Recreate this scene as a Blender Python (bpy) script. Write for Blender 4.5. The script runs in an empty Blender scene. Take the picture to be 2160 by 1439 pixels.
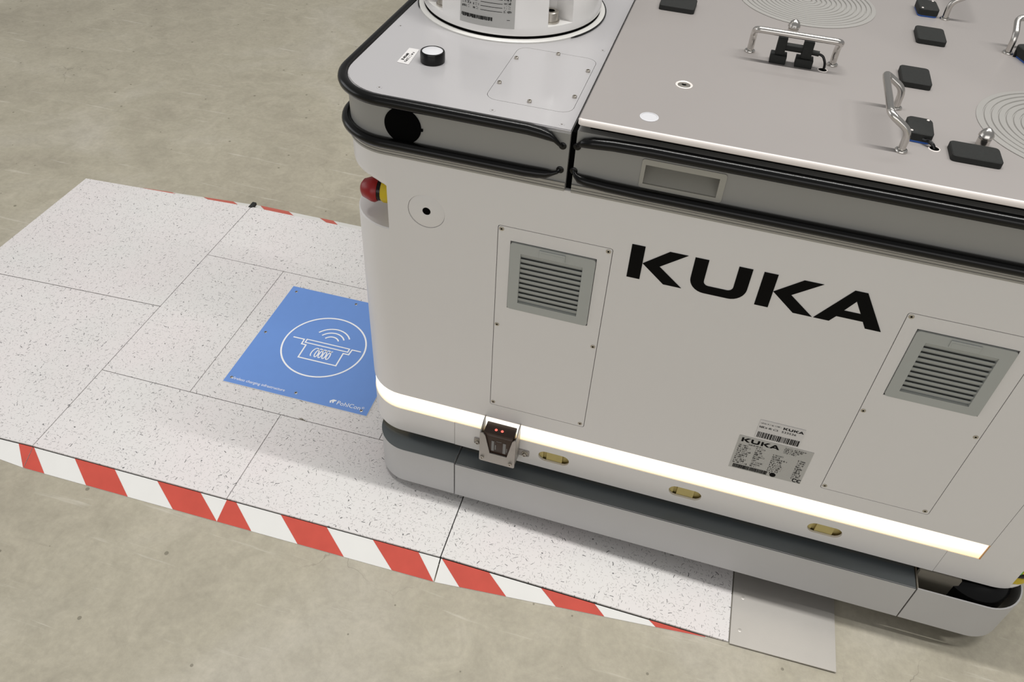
import bpy, bmesh, math, random
from mathutils import Vector, Matrix
random.seed(4)
S = bpy.context.scene
COL = S.collection
PI = math.pi

# ------------------------------------------------------------------ camera
cam_d = bpy.data.cameras.new('camera'); cam = bpy.data.objects.new('camera', cam_d); COL.objects.link(cam)
cam_d.sensor_width = 36; cam_d.lens = 1706.296 / 2160 * 36
cam_d.shift_x = -8.62 / 2160; cam_d.shift_y = -63.88 / 2160
cam_d.clip_start = 0.02; cam_d.clip_end = 100
right = Vector((0.959365, 0.277323, 0.052071)); down = Vector((0.222936, -0.631832, -0.742353)); fwd = Vector((-0.172972, 0.723796, -0.667982))
M = Matrix.Identity(4)
for i in range(3):
    M[i][0] = right[i]; M[i][1] = -down[i]; M[i][2] = -fwd[i]
M.translation = Vector((0.475586, -0.775576, 1.15365))
cam.matrix_world = M
S.camera = cam

# ------------------------------------------------------------------ world, lamps, exposure
w = bpy.data.worlds.new('world'); S.world = w; w.use_nodes = True
w.node_tree.nodes['Background'].inputs[0].default_value = (1.0, 0.99, 0.975, 1)
w.node_tree.nodes['Background'].inputs[1].default_value = 0.265
def area(name, loc, size, power, rot=(0, 0, 0), col=(1, 1, 1)):
    l = bpy.data.lights.new(name, 'AREA'); l.shape = 'RECTANGLE'; l.size, l.size_y = size; l.energy = power; l.color = col
    o = bpy.data.objects.new(name, l); o.location = loc; o.rotation_euler = rot; COL.objects.link(o); return o
area('ceiling_lamp', (0.9, 0.21, 5.0), (4.5, 0.05), 215, col=(1, 0.985, 0.96))
area('ceiling_lamp', (0.6, 3.4, 5.0), (4.0, 0.12), 24, rot=(-0.5, 0, 0), col=(1, 0.985, 0.96))
area('ceiling_lamp', (4.2, 0.3, 5.0), (0.3, 0.3), 20, rot=(0, 0.7, 0), col=(1, 0.985, 0.96))
area('fill_light', (1.5, -6.0, 2.0), (8.0, 2.6), 98, rot=(math.radians(80), 0, 0), col=(1, 0.98, 0.965))  # added fill from the camera side for upright faces, source unseen
area('fill_light', (-6.0, -0.5, 2.0), (5.0, 2.4), 62, rot=(math.radians(80), 0, math.radians(-90)), col=(0.97, 0.985, 1))  # added soft fill from the left for notch shelf and corner, source unseen
S.view_settings.view_transform = 'Standard'; S.view_settings.look = 'None'; S.view_settings.gamma = 1
S.view_settings.use_curve_mapping = False
S.view_settings.exposure = 0.0

# ------------------------------------------------------------------ materials
def srgb(r, g, b):
    f = lambda c: (c / 12.92 if c <= 0.04045 else ((c + 0.055) / 1.055) ** 2.4)
    return (f(r / 255), f(g / 255), f(b / 255), 1)
def mat(name, col, rough=0.5, metal=0.0, coat=0.0, noise=0.04, nscale=30, bump=0.0, bscale=400, emit=None, spec=0.5, stretch=None):
    m = bpy.data.materials.new(name); m.use_nodes = True; nt = m.node_tree; N = nt.nodes; L = nt.links
    b = N['Principled BSDF']; b.inputs['Roughness'].default_value = rough; b.inputs['Metallic'].default_value = metal
    b.inputs['Coat Weight'].default_value = coat; b.inputs['Coat Roughness'].default_value = 0.12
    b.inputs['Specular IOR Level'].default_value = spec
    tc = N.new('ShaderNodeTexCoord'); mp = N.new('ShaderNodeMapping'); L.new(tc.outputs['Object'], mp.inputs[0])
    if stretch: mp.inputs['Scale'].default_value = stretch
    nz = N.new('ShaderNodeTexNoise'); nz.inputs['Scale'].default_value = nscale; nz.inputs['Detail'].default_value = 4
    L.new(mp.outputs[0], nz.inputs['Vector'])
    mr = N.new('ShaderNodeMapRange'); mr.inputs[3].default_value = 1 - noise; mr.inputs[4].default_value = 1 + noise
    L.new(nz.outputs[0], mr.inputs[0])
    vm = N.new('ShaderNodeVectorMath'); vm.operation = 'SCALE'; vm.inputs[0].default_value = col[:3]
    L.new(mr.outputs[0], vm.inputs['Scale']); L.new(vm.outputs[0], b.inputs['Base Color'])
    if bump:
        n2 = N.new('ShaderNodeTexNoise'); n2.inputs['Scale'].default_value = bscale; L.new(mp.outputs[0], n2.inputs['Vector'])
        bp = N.new('ShaderNodeBump'); bp.inputs['Strength'].default_value = bump; bp.inputs['Distance'].default_value = 0.0005
        L.new(n2.outputs[0], bp.inputs['Height']); L.new(bp.outputs[0], b.inputs['Normal'])
    if emit:
        b.inputs['Emission Color'].default_value = emit[0]; b.inputs['Emission Strength'].default_value = emit[1]
    return m
WHITE = mat('white_paint', (0.745, 0.728, 0.712), 0.42, coat=0.1, noise=0.015, nscale=4)
WHITE2 = mat('white_gloss_paint', (0.86, 0.845, 0.825), 0.25, coat=0.6, noise=0.01)
DECK = mat('light_grey_paint', (0.42, 0.41, 0.415), 0.33, coat=0.7, noise=0.02, nscale=5, bump=0.05, bscale=900)
PLATE = mat('warm_grey_anodised', (0.305, 0.283, 0.270), 0.5, spec=0.35, coat=0.05, noise=0.03, nscale=6, bump=0.06, bscale=900)
EDGE = mat('bright_edge', (0.82, 0.76, 0.72), 0.3, noise=0.02)
GREY = mat('mid_grey_paint', (0.29, 0.287, 0.272), 0.38, noise=0.04, nscale=8)
TRIM = mat('aluminium_trim', (0.36, 0.35, 0.325), 0.35, metal=0.3, noise=0.18, nscale=8, stretch=(1, 1, 60))
SKIRT = mat('skirt_grey', (0.47, 0.465, 0.462), 0.4, noise=0.04, nscale=9)
SKIRT_TOP = mat('skirt_top_dark', (0.085, 0.098, 0.104), 0.32, noise=0.05)  # darker colour for the skirt's top faces
VENT = mat('vent_grey_plastic', (0.40, 0.415, 0.395), 0.5, noise=0.02)
VENTBACK = mat('vent_back_shade', (0.20, 0.205, 0.19), 0.8, noise=0.1)  # darker vent grey behind the slats, shade of their gaps put into colour
BLACK = mat('black_rubber', (0.003, 0.003, 0.003), 0.22, noise=0.1, spec=0.3)
SOFTBLACK = mat('black_foam_rubber', (0.015, 0.016, 0.0145), 0.7, spec=0.35, noise=0.25, nscale=300, bump=0.4, bscale=1500)
DARK = mat('dark_gap', (0.001, 0.001, 0.001), 0.8, spec=0.05)
INK = mat('black_ink', (0.002, 0.002, 0.002), 0.5, noise=0.0, spec=0.08)
STEEL = mat('polished_steel', (0.62, 0.60, 0.57), 0.22, metal=1.0, noise=0.05)
BOLT = mat('bolt_steel', (0.50, 0.47, 0.42), 0.35, metal=1.0, noise=0.1, nscale=300)
BRKT = mat('bracket_steel', (0.42, 0.40, 0.38), 0.45, metal=0.6, noise=0.08, nscale=80)
BRASS = mat('brass_housing', (0.52, 0.43, 0.17), 0.5, noise=0.1, nscale=80)
SILVER = mat('silver_label', (0.46, 0.455, 0.435), 0.4, noise=0.03)
PAPER = mat('white_label', (0.66, 0.645, 0.635), 0.5, noise=0.02)
RED = mat('emergency_red', (0.28, 0.004, 0.006), 0.35, noise=0.08, nscale=150)
YELLOW = mat('emergency_yellow', (0.62, 0.46, 0.01), 0.4, noise=0.05)
GREEN = mat('status_green', (0.05, 0.6, 0.03), 0.4)
BROWN = mat('reader_brown', (0.030, 0.013, 0.007), 0.4, noise=0.2, nscale=200)
WINK = mat('white_print', (0.86, 0.86, 0.88), 0.5, noise=0.0)
BLUEP = mat('blue_print', srgb(104, 143, 208), 0.42, noise=0.03, nscale=60)
BLUE2 = mat('blue_adhesive', (0.02, 0.10, 0.42), 0.4)
TAPEW = mat('white_tape', (0.74, 0.735, 0.71), 0.35, noise=0.03, nscale=25)
TAPER = mat('red_tape', (0.54, 0.080, 0.056), 0.35, noise=0.13, nscale=35)
BASEM = mat('platform_edge', (0.20, 0.20, 0.19), 0.5, metal=0.3, noise=0.1)
LEDR = mat('red_diode', (0.8, 0.1, 0.08), 0.3, emit=((1, 0.16, 0.12, 1), 1.2))
BODYGREYIN = mat('olive_interior', (0.22, 0.20, 0.16), 0.5)
LGREY = mat('pull_plastic', (0.36, 0.35, 0.31), 0.45, noise=0.02)

# steel plate with blotches
def steel_plate_mat():
    m = mat('stained_steel', (0.46, 0.44, 0.41), 0.40, metal=0.5, noise=0.10, nscale=9, bump=0.08, bscale=600)
    return m
SPLATE = steel_plate_mat()

# light band: a diffuser brighter in the middle and warmer at its rims
def band_mat():
    m = bpy.data.materials.new('lit_diffuser'); m.use_nodes = True; N = m.node_tree.nodes; L = m.node_tree.links
    b = N['Principled BSDF']; b.inputs['Base Color'].default_value = (0.8, 0.75, 0.65, 1); b.inputs['Roughness'].default_value = 0.5
    tc = N.new('ShaderNodeTexCoord'); sx = N.new('ShaderNodeSeparateXYZ'); L.new(tc.outputs['Object'], sx.inputs[0])
    mr = N.new('ShaderNodeMapRange'); mr.inputs[1].default_value = 0.1774; mr.inputs[2].default_value = 0.2117; L.new(sx.outputs[2], mr.inputs[0])
    cr = N.new('ShaderNodeValToRGB'); L.new(mr.outputs[0], cr.inputs[0]); e = cr.color_ramp.elements
    e[0].position = 0.0; e[0].color = (1.0, 0.66, 0.30, 1); e[1].position = 1.0; e[1].color = (1.0, 0.66, 0.34, 1)
    for p, c in ((0.22, (1, 0.84, 0.56, 1)), (0.38, (1, 0.96, 0.86, 1)), (0.90, (1, 0.98, 0.93, 1))):
        k = e.new(p); k.color = c
    # the diffuser fades and warms over its last centimetres
    mx = N.new('ShaderNodeMapRange'); mx.inputs[1].default_value = 0.90; mx.inputs[2].default_value = 0.979; mx.inputs[3].default_value = 1.2; mx.inputs[4].default_value = 0.80
    L.new(sx.outputs[0], mx.inputs[0])
    L.new(cr.outputs[0], b.inputs['Emission Color']); L.new(mx.outputs[0], b.inputs['Emission Strength'])
    return m
BAND = band_mat()

def math_node(N, L, op, a, b=None, c=None):
    n = N.new('ShaderNodeMath'); n.operation = op
    for i, v in enumerate((a, b, c)):
        if v is None: continue
        if isinstance(v, (int, float)): n.inputs[i].default_value = v
        else: L.new(v, n.inputs[i])
    return n.outputs[0]

def tile_mat():
    """off-white laminate with short dark flecks lying every way"""
    m = bpy.data.materials.new('flecked_laminate'); m.use_nodes = True; N = m.node_tree.nodes; L = m.node_tree.links
    b = N['Principled BSDF']; b.inputs['Roughness'].default_value = 0.45
    tc = N.new('ShaderNodeTexCoord'); oi = N.new('ShaderNodeObjectInfo')
    add = N.new('ShaderNodeVectorMath'); add.operation = 'MULTIPLY_ADD'; L.new(oi.outputs['Random'], add.inputs[0])
    add.inputs[1].default_value = (7.3, 3.1, 0); L.new(tc.outputs['Object'], add.inputs[2])
    base = None
    def layer(scale, ln, wd, density, off):
        v = N.new('ShaderNodeTexVoronoi'); v.voronoi_dimensions = '2D'; v.inputs['Scale'].default_value = scale
        o = N.new('ShaderNodeVectorMath'); o.operation = 'ADD'; o.inputs[1].default_value = (off, off * 1.7, 0); L.new(add.outputs[0], o.inputs[0])
        L.new(o.outputs[0], v.inputs['Vector'])
        d = N.new('ShaderNodeVectorMath'); d.operation = 'SUBTRACT'; L.new(o.outputs[0], d.inputs[0]); L.new(v.outputs['Position'], d.inputs[1])
        sp = N.new('ShaderNodeSeparateColor'); L.new(v.outputs['Color'], sp.inputs[0])
        ang = math_node(N, L, 'MULTIPLY', sp.outputs[0], 6.283)
        r = N.new('ShaderNodeVectorRotate'); r.rotation_type = 'Z_AXIS'; L.new(d.outputs[0], r.inputs['Vector']); L.new(ang, r.inputs['Angle'])
        s = N.new('ShaderNodeSeparateXYZ'); L.new(r.outputs[0], s.inputs[0])
        # slight bow
        bow = math_node(N, L, 'MULTIPLY', math_node(N, L, 'MULTIPLY', s.outputs[0], s.outputs[0]), math_node(N, L, 'MULTIPLY', math_node(N, L, 'SUBTRACT', sp.outputs[2], 0.5), 110))
        yy = math_node(N, L, 'ABSOLUTE', math_node(N, L, 'ADD', s.outputs[1], bow)); xx = math_node(N, L, 'ABSOLUTE', s.outputs[0])
        lx = math_node(N, L, 'MULTIPLY', math_node(N, L, 'ADD', 0.45, sp.outputs[2]), ln)
        a = math_node(N, L, 'LESS_THAN', xx, lx); c = math_node(N, L, 'LESS_THAN', yy, wd)
        e = math_node(N, L, 'LESS_THAN', sp.outputs[1], density)
        k = math_node(N, L, 'MULTIPLY', math_node(N, L, 'MULTIPLY', a, c), e)
        tone = math_node(N, L, 'ADD', 0.35, math_node(N, L, 'MULTIPLY', sp.outputs[2], 0.65))
        return math_node(N, L, 'MULTIPLY', k, tone)
    nz = N.new('ShaderNodeTexNoise'); nz.inputs['Scale'].default_value = 6; nz.inputs['Detail'].default_value = 3; L.new(tc.outputs['Object'], nz.inputs['Vector'])
    cr = N.new('ShaderNodeValToRGB'); L.new(nz.outputs[0], cr.inputs[0])
    cr.color_ramp.elements[0].position = 0.35; cr.color_ramp.elements[0].color = (0.67, 0.632, 0.625, 1)
    cr.color_ramp.elements[1].position = 0.65; cr.color_ramp.elements[1].color = (0.655, 0.64, 0.625, 1)
    col = cr.outputs[0]
    for (scale, ln, wd, dens, off, dark) in ((150, 0.0019, 0.00038, 0.34, 0.0, (0.13, 0.125, 0.13, 1)), (230, 0.0013, 0.00032, 0.50, 3.3, (0.33, 0.31, 0.31, 1)),
                                             (110, 0.0024, 0.00055, 0.12, 8.1, (0.035, 0.035, 0.04, 1)), (60, 0.0012, 0.0011, 0.08, 5.7, (0.10, 0.10, 0.10, 1)),
                                             (120, 0.0020, 0.0006, 0.30, 12.7, (0.50, 0.49, 0.47, 1))):
        f = layer(scale, ln, wd, dens, off)
        mx = N.new('ShaderNodeMix'); mx.data_type = 'RGBA'; L.new(f, mx.inputs[0]); L.new(col, mx.inputs[6]); mx.inputs[7].default_value = dark
        col = mx.outputs[2]
    L.new(col, b.inputs['Base Color'])
    return m
TILE = tile_mat()

def floor_mat():
    m = bpy.data.materials.new('polished_concrete'); m.use_nodes = True; N = m.node_tree.nodes; L = m.node_tree.links
    b = N['Principled BSDF']
    tc = N.new('ShaderNodeTexCoord')
    def noise(scale, detail=6, rough=0.6, dist=0.0, stretch=None, rot=0.0):
        n = N.new('ShaderNodeTexNoise'); n.inputs['Scale'].default_value = scale; n.inputs['Detail'].default_value = detail
        n.inputs['Roughness'].default_value = rough; n.inputs['Distortion'].default_value = dist
        if stretch:
            mp = N.new('ShaderNodeMapping'); mp.inputs['Scale'].default_value = stretch; mp.inputs['Rotation'].default_value = (0, 0, rot)
            L.new(tc.outputs['Object'], mp.inputs[0]); L.new(mp.outputs[0], n.inputs['Vector'])
        else: L.new(tc.outputs['Object'], n.inputs['Vector'])
        return n.outputs[0]
    def ramp(v, stops):
        c = N.new('ShaderNodeValToRGB'); L.new(v, c.inputs[0]); e = c.color_ramp.elements
        e[0].position, e[0].color = stops[0]; e[1].position, e[1].color = stops[-1]
        for s in stops[1:-1]: k = e.new(s[0]); k.color = s[1]
        return c.outputs[0]
    def mix(f, a, bcol, kind='MIX'):
        x = N.new('ShaderNodeMix'); x.data_type = 'RGBA'; x.blend_type = kind
        if isinstance(f, float): x.inputs[0].default_value = f
        else: L.new(f, x.inputs[0])
        L.new(a, x.inputs[6])
        if isinstance(bcol, tuple): x.inputs[7].default_value = bcol
        else: L.new(bcol, x.inputs[7])
        return x.outputs[2]
    col = ramp(noise(2.2, 5, 0.55, 0.8), [(0.30, (0.330, 0.300, 0.235, 1)), (0.52, (0.375, 0.345, 0.270, 1)), (0.72, (0.420, 0.390, 0.325, 1))])
    g = ramp(noise(90, 8, 0.7), [(0.3, (0.90, 0.90, 0.90, 1)), (0.7, (1.08, 1.08, 1.08, 1))]); col = mix(1.0, col, g, 'MULTIPLY')
    g = ramp(noise(14, 6, 0.65, 1.2), [(0.3, (0.89, 0.89, 0.88, 1)), (0.7, (1.09, 1.09, 1.09, 1))]); col = mix(1.0, col, g, 'MULTIPLY')
    # long faint scuffs, pale and dark, two directions
    for sc, rot, stops, c in ((5, 0.5, (0.665, 0.72), (0.56, 0.53, 0.45, 1)), (4, -0.9, (0.67, 0.73), (0.55, 0.52, 0.45, 1)), (5, 1.3, (0.70, 0.76), (0.22, 0.20, 0.15, 1))):
        f = ramp(noise(sc, 5, 0.6, 0.35, (1.0, 14.0, 1.0), rot), [(stops[0] - .03, (0, 0, 0, 1)), (stops[1], (0.5, 0.5, 0.5, 1))])
        sep = N.new('ShaderNodeSeparateColor'); L.new(f, sep.inputs[0]); col = mix(sep.outputs[0], col, c)
    # hair cracks: edges of warped cells, only here and there
    wn = N.new('ShaderNodeTexNoise'); wn.inputs['Scale'].default_value = 5; wn.inputs['Detail'].default_value = 6; L.new(tc.outputs['Object'], wn.inputs['Vector'])
    wa = N.new('ShaderNodeVectorMath'); wa.operation = 'MULTIPLY_ADD'; L.new(wn.outputs['Color'], wa.inputs[0]); wa.inputs[1].default_value = (0.35, 0.35, 0); L.new(tc.outputs['Object'], wa.inputs[2])
    v = N.new('ShaderNodeTexVoronoi'); v.voronoi_dimensions = '2D'; v.feature = 'DISTANCE_TO_EDGE'; v.inputs['Scale'].default_value = 2.6; L.new(wa.outputs[0], v.inputs['Vector'])
    ck = math_node(N, L, 'LESS_THAN', v.outputs['Distance'], 0.0022)
    msk = ramp(noise(3.1, 2), [(0.56, (0, 0, 0, 1)), (0.66, (0.42, 0.42, 0.42, 1))]); sm = N.new('ShaderNodeSeparateColor'); L.new(msk, sm.inputs[0])
    col = mix(math_node(N, L, 'MULTIPLY', ck, sm.outputs[0]), col, (0.13, 0.115, 0.09, 1))
    # little pits
    v2 = N.new('ShaderNodeTexVoronoi'); v2.voronoi_dimensions = '2D'; v2.inputs['Scale'].default_value = 16; L.new(tc.outputs['Object'], v2.inputs['Vector'])
    s2 = N.new('ShaderNodeSeparateColor'); L.new(v2.outputs['Color'], s2.inputs[0])
    pit = math_node(N, L, 'MULTIPLY', math_node(N, L, 'LESS_THAN', v2.outputs['Distance'], math_node(N, L, 'MULTIPLY', s2.outputs[1], 0.055)), math_node(N, L, 'LESS_THAN', s2.outputs[0], 0.30))
    col = mix(math_node(N, L, 'MULTIPLY', pit, 0.6), col, (0.10, 0.09, 0.06, 1))
    L.new(col, b.inputs['Base Color'])
    b.inputs['Roughness'].default_value = 0.48; b.inputs['Specular IOR Level'].default_value = 0.4
    bp = N.new('ShaderNodeBump'); bp.inputs['Strength'].default_value = 0.25; bp.inputs['Distance'].default_value = 0.0008
    L.new(noise(70, 8, 0.7), bp.inputs['Height']); L.new(bp.outputs[0], b.inputs['Normal'])
    return m
FLOOR = floor_mat()

# ------------------------------------------------------------------ mesh helpers
def finish(o, sharp=40):
    me = o.data
    for p in me.polygons: p.use_smooth = True
    me.set_sharp_from_angle(angle=math.radians(sharp))
def obj(name, bm, ms, parent=None, smooth=True, loc=None, rot=None):
    bmesh.ops.remove_doubles(bm, verts=bm.verts, dist=1e-6)
    bmesh.ops.recalc_face_normals(bm, faces=bm.faces)
    me = bpy.data.meshes.new(name); bm.to_mesh(me); bm.free()
    if not isinstance(ms, (list, tuple)): ms = [ms]
    for m in ms: me.materials.append(m)
    o = bpy.data.objects.new(name, me); COL.objects.link(o)
    if parent: o.parent = parent
    if loc: o.location = loc
    if rot: o.rotation_euler = rot
    if smooth: finish(o)
    return o
def thing(name, label, cat, loc=(0, 0, 0), rz=0, group=None):
    o = bpy.data.objects.new(name, None); COL.objects.link(o); o.location = loc; o.rotation_euler = (0, 0, rz)
    o['label'] = label; o['category'] = cat; o.empty_display_size = 0.05
    if group: o['group'] = group
    return o
def box(bm, x0, x1, y0, y1, z0, z1, mi=0, bev=0.0, seg=2, mtx=None):
    t = bmesh.new()
    vs = [t.verts.new((x, y, z)) for z in (z0, z1) for x, y in ((x0, y0), (x1, y0), (x1, y1), (x0, y1))]
    for f in ((0, 3, 2, 1), (4, 5, 6, 7), (0, 1, 5, 4), (1, 2, 6, 5), (2, 3, 7, 6), (3, 0, 4, 7)): t.faces.new([vs[i] for i in f])
    if bev: bmesh.ops.bevel(t, geom=list(t.edges), offset=bev, segments=seg, affect='EDGES', profile=0.5)
    merge(bm, t, mi, mtx)
def merge(bm, t, mi=0, mtx=None):
    mp = {}
    for v in t.verts: mp[v] = bm.verts.new(mtx @ v.co if mtx else v.co)
    for f in t.faces:
        try:
            n = bm.faces.new([mp[v] for v in f.verts]); n.material_index = mi
        except ValueError: pass
    t.free()
def arc(cx, cy, r, a0, a1, n=10):
    return [(cx + r * math.cos(math.radians(a0 + (a1 - a0) * i / n)), cy + r * math.sin(math.radians(a0 + (a1 - a0) * i / n))) for i in range(n + 1)]
def rrect(x0, y0, x1, y1, r, n=5):
    return arc(x1 - r, y1 - r, r, 0, 90, n) + arc(x0 + r, y1 - r, r, 90, 180, n) + arc(x0 + r, y0 + r, r, 180, 270, n) + arc(x1 - r, y0 + r, r, 270, 360, n)
def loft(bm, poly, zs, mi=0, caps=True, inset=None):
    """closed 2-D outline carried up through heights; poly may be a list of outlines of equal length"""
    rings = []
    for i, z in enumerate(zs):
        p = poly[i] if isinstance(poly[0][0], (tuple, list)) else poly
        rings.append([bm.verts.new((x, y, z)) for x, y in p])
    n = len(rings[0])
    for a, b in zip(rings, rings[1:]):
        for i in range(n):
            f = bm.faces.new((a[i], a[(i + 1) % n], b[(i + 1) % n], b[i])); f.material_index = mi
    if caps:
        for r in (rings[0], rings[-1]):
            f = bm.faces.new(r); f.material_index = mi
def lathe(bm, prof, n=24, mi=0, mtx=None, cap=True):
    t = bmesh.new(); rings = []
    for r, z in prof:
        rings.append([t.verts.new((r * math.cos(2 * PI * i / n), r * math.sin(2 * PI * i / n), z)) for i in range(n)] if r > 1e-7 else [t.verts.new((0, 0, z))])
    for a, b in zip(rings, rings[1:]):
        for i in range(n):
            j = (i + 1) % n
            if len(a) == 1 and len(b) == 1: continue
            if len(a) == 1: t.faces.new((a[0], b[i], b[j]))
            elif len(b) == 1: t.faces.new((a[i], a[j], b[0]))
            else: t.faces.new((a[i], a[j], b[j], b[i]))
    if cap:
        for r in (rings[0], rings[-1]):
            if len(r) > 1: t.faces.new(r)
    merge(bm, t, mi, mtx)
def tube(bm, pts, rad, n=10, mi=0, cap=True):
    P = [Vector(p) for p in pts]; R = rad if isinstance(rad, list) else [rad] * len(P)
    rings = []; up = None
    for i, p in enumerate(P):
        d = (P[min(i + 1, len(P) - 1)] - P[max(i - 1, 0)]).normalized()
        if up is None:
            up = Vector((0, 0, 1)) if abs(d.z) < 0.9 else Vector((0, 1, 0))
        u = (up - d * up.dot(d)).normalized(); up = u; v = d.cross(u)
        rings.append([bm.verts.new(p + R[i] * (math.cos(2 * PI * k / n) * u + math.sin(2 * PI * k / n) * v)) for k in range(n)])
    for a, b in zip(rings, rings[1:]):
        for k in range(n):
            f = bm.faces.new((a[k], a[(k + 1) % n], b[(k + 1) % n], b[k])); f.material_index = mi
    if cap: bm.faces.new(rings[0]).material_index = mi; bm.faces.new(rings[-1]).material_index = mi
def smoothpath(pts, r=0.006, n=5):
    """round the inner corners of a polyline"""
    P = [Vector(p) for p in pts]; out = [P[0]]
    for a, b, c in zip(P, P[1:], P[2:]):
        rr = min(r, (a - b).length * 0.48, (c - b).length * 0.48)
        s = b + (a - b).normalized() * rr; e = b + (c - b).normalized() * rr
        for i in range(n + 1):
            t = i / n; out.append(s * (1 - t) ** 2 + b * 2 * t * (1 - t) + e * t * t)
    out.append(P[-1]); return out
def band(bm, path, z0, z1, th, mi=0, bev=0.0):
    """upright strip of thickness th following a 2-D path (outer side = right-hand side reversed: th goes inward by left normal)"""
    n = len(path); inner = []
    for i in range(n):
        a = Vector(path[max(i - 1, 0)]); b = Vector(path[min(i + 1, n - 1)]); d = (b - a).normalized(); nr = Vector((-d.y, d.x))
        inner.append((path[i][0] + nr.x * th, path[i][1] + nr.y * th))
    loft(bm, list(path) + inner[::-1], (z0, z1), mi)
def fill2d(outer, holes=()):
    """triangulated polygon with holes -> list of 2-D points, faces"""
    cu = bpy.data.curves.new('tmp', 'CURVE'); cu.dimensions = '2D'; cu.fill_mode = 'BOTH'
    for pl in [outer] + list(holes):
        s = cu.splines.new('POLY'); s.points.add(len(pl) - 1); s.use_cyclic_u = True
        for k, (x, y) in enumerate(pl): s.points[k].co = (x, y, 0, 1)
    o = bpy.data.objects.new('tmp', cu); COL.objects.link(o)
    me = bpy.data.meshes.new_from_object(o)
    V = [(v.co.x, v.co.y) for v in me.vertices]; F = [tuple(p.vertices) for p in me.polygons]
    bpy.data.objects.remove(o); bpy.data.curves.remove(cu); bpy.data.meshes.remove(me)
    return V, F
def plate(bm, outer, holes, a, b, mp, mi=0):
    """polygon with holes made solid between depths a and b, mp(u, v, depth) -> xyz"""
    V, F = fill2d(outer, holes)
    for d in (a, b):
        vs = [bm.verts.new(mp(x, y, d)) for x, y in V]
        for f in F:
            try: bm.faces.new([vs[i] for i in f]).material_index = mi
            except ValueError: pass
    for pl in [outer] + list(holes):
        n = len(pl); A = [bm.verts.new(mp(x, y, a)) for x, y in pl]; B = [bm.verts.new(mp(x, y, b)) for x, y in pl]
        for i in range(n): bm.faces.new((A[i], A[(i + 1) % n], B[(i + 1) % n], B[i])).material_index = mi
XZ = lambda x, z, d: (x, d, z)
XY = lambda x, y, d: (x, y, d)
def flat(bm, outer, mp, d, mi=0, holes=(), th=0.0002):
    plate(bm, outer, holes, d, d - th, mp, mi)
def rect(x0, y0, x1, y1): return [(x0, y0), (x1, y0), (x1, y1), (x0, y1)]
def stroke(bm, pts, w, mp, d, mi=0, closed=False, th=0.0002):
    """a printed line of width w"""
    P = [Vector(p) for p in pts]; n = len(P); Lh = []; Rh = []
    for i in range(n):
        if closed: a, c = P[i - 1], P[(i + 1) % n]
        else: a, c = P[max(i - 1, 0)], P[min(i + 1, n - 1)]
        d1 = (P[i] - a); d2 = (c - P[i])
        d1 = d1.normalized() if d1.length > 1e-9 else d2.normalized(); d2 = d2.normalized() if d2.length > 1e-9 else d1
        t = (d1 + d2); t = t.normalized() if t.length > 1e-6 else d1
        nr = Vector((-t.y, t.x)); k = 1 / max(0.45, abs(nr.dot(Vector((-d1.y, d1.x)))))
        Lh.append(P[i] + nr * w / 2 * k); Rh.append(P[i] - nr * w / 2 * k)
    for dd in (d, d - th):
        vl = [bm.verts.new(mp(p.x, p.y, dd)) for p in Lh]; vr = [bm.verts.new(mp(p.x, p.y, dd)) for p in Rh]
        for i in range(n if closed else n - 1):
            j = (i + 1) % n; bm.faces.new((vl[i], vl[j], vr[j], vr[i])).material_index = mi
def text(bm, s, x, y, size, mp, d, mi=0, spacing=1.0, shear=0.0, sx=1.0, align='LEFT', th=0.0002):
    cu = bpy.data.curves.new('tmp', 'FONT'); cu.body = s; cu.size = size; cu.space_character = spacing; cu.shear = shear; cu.align_x = align; cu.resolution_u = 2
    o = bpy.data.objects.new('tmp', cu); COL.objects.link(o); me = bpy.data.meshes.new_from_object(o)
    vs = [bm.verts.new(mp(x + v.co.x * sx, y + v.co.y, d)) for v in me.vertices]
    for p in me.polygons:
        try: bm.faces.new([vs[i] for i in p.vertices]).material_index = mi
        except ValueError: pass
    bpy.data.objects.remove(o); bpy.data.curves.remove(cu); bpy.data.meshes.remove(me)
def marks(bm, x, y, w_, h, mp, d, seed):
    """a line of print too small to read"""
    q = random.Random(seed); e = x + w_
    while x < e:
        k = h * q.uniform(.10, .17); t = h * q.choice((.50, .50, .62, .75)); b = -h * q.choice((0, 0, 0, .12))
        for z in ((y + b, y + t),) if q.random() < .55 else ((y, y + h * .13), (y + t - h * .13, y + t)):
            vs = [bm.verts.new(mp(*p, d)) for p in ((x, z[0]), (x + k * 1.6, z[0]), (x + k * 1.6, z[1]), (x, z[1]))]; bm.faces.new(vs)
        x += k * 1.6 + h * q.choice((.12, .16, .16, .45))
def objt(name, bm, ms, parent=None):
    """print: keep separate shells as they are"""
    me = bpy.data.meshes.new(name); bm.to_mesh(me); bm.free()
    for m in (ms if isinstance(ms, (list, tuple)) else [ms]): me.materials.append(m)
    o = bpy.data.objects.new(name, me); COL.objects.link(o); o.parent = parent; return o

def copy_part(o, parent, loc):
    c = o.copy(); COL.objects.link(c); c.parent = parent; c.location = loc; return c

# ------------------------------------------------------------------ setting
bm = bmesh.new(); box(bm, -6, 7, -5, 8, -0.06, 0.0); fl = obj('floor', bm, FLOOR, smooth=False); fl['kind'] = 'structure'

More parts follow.
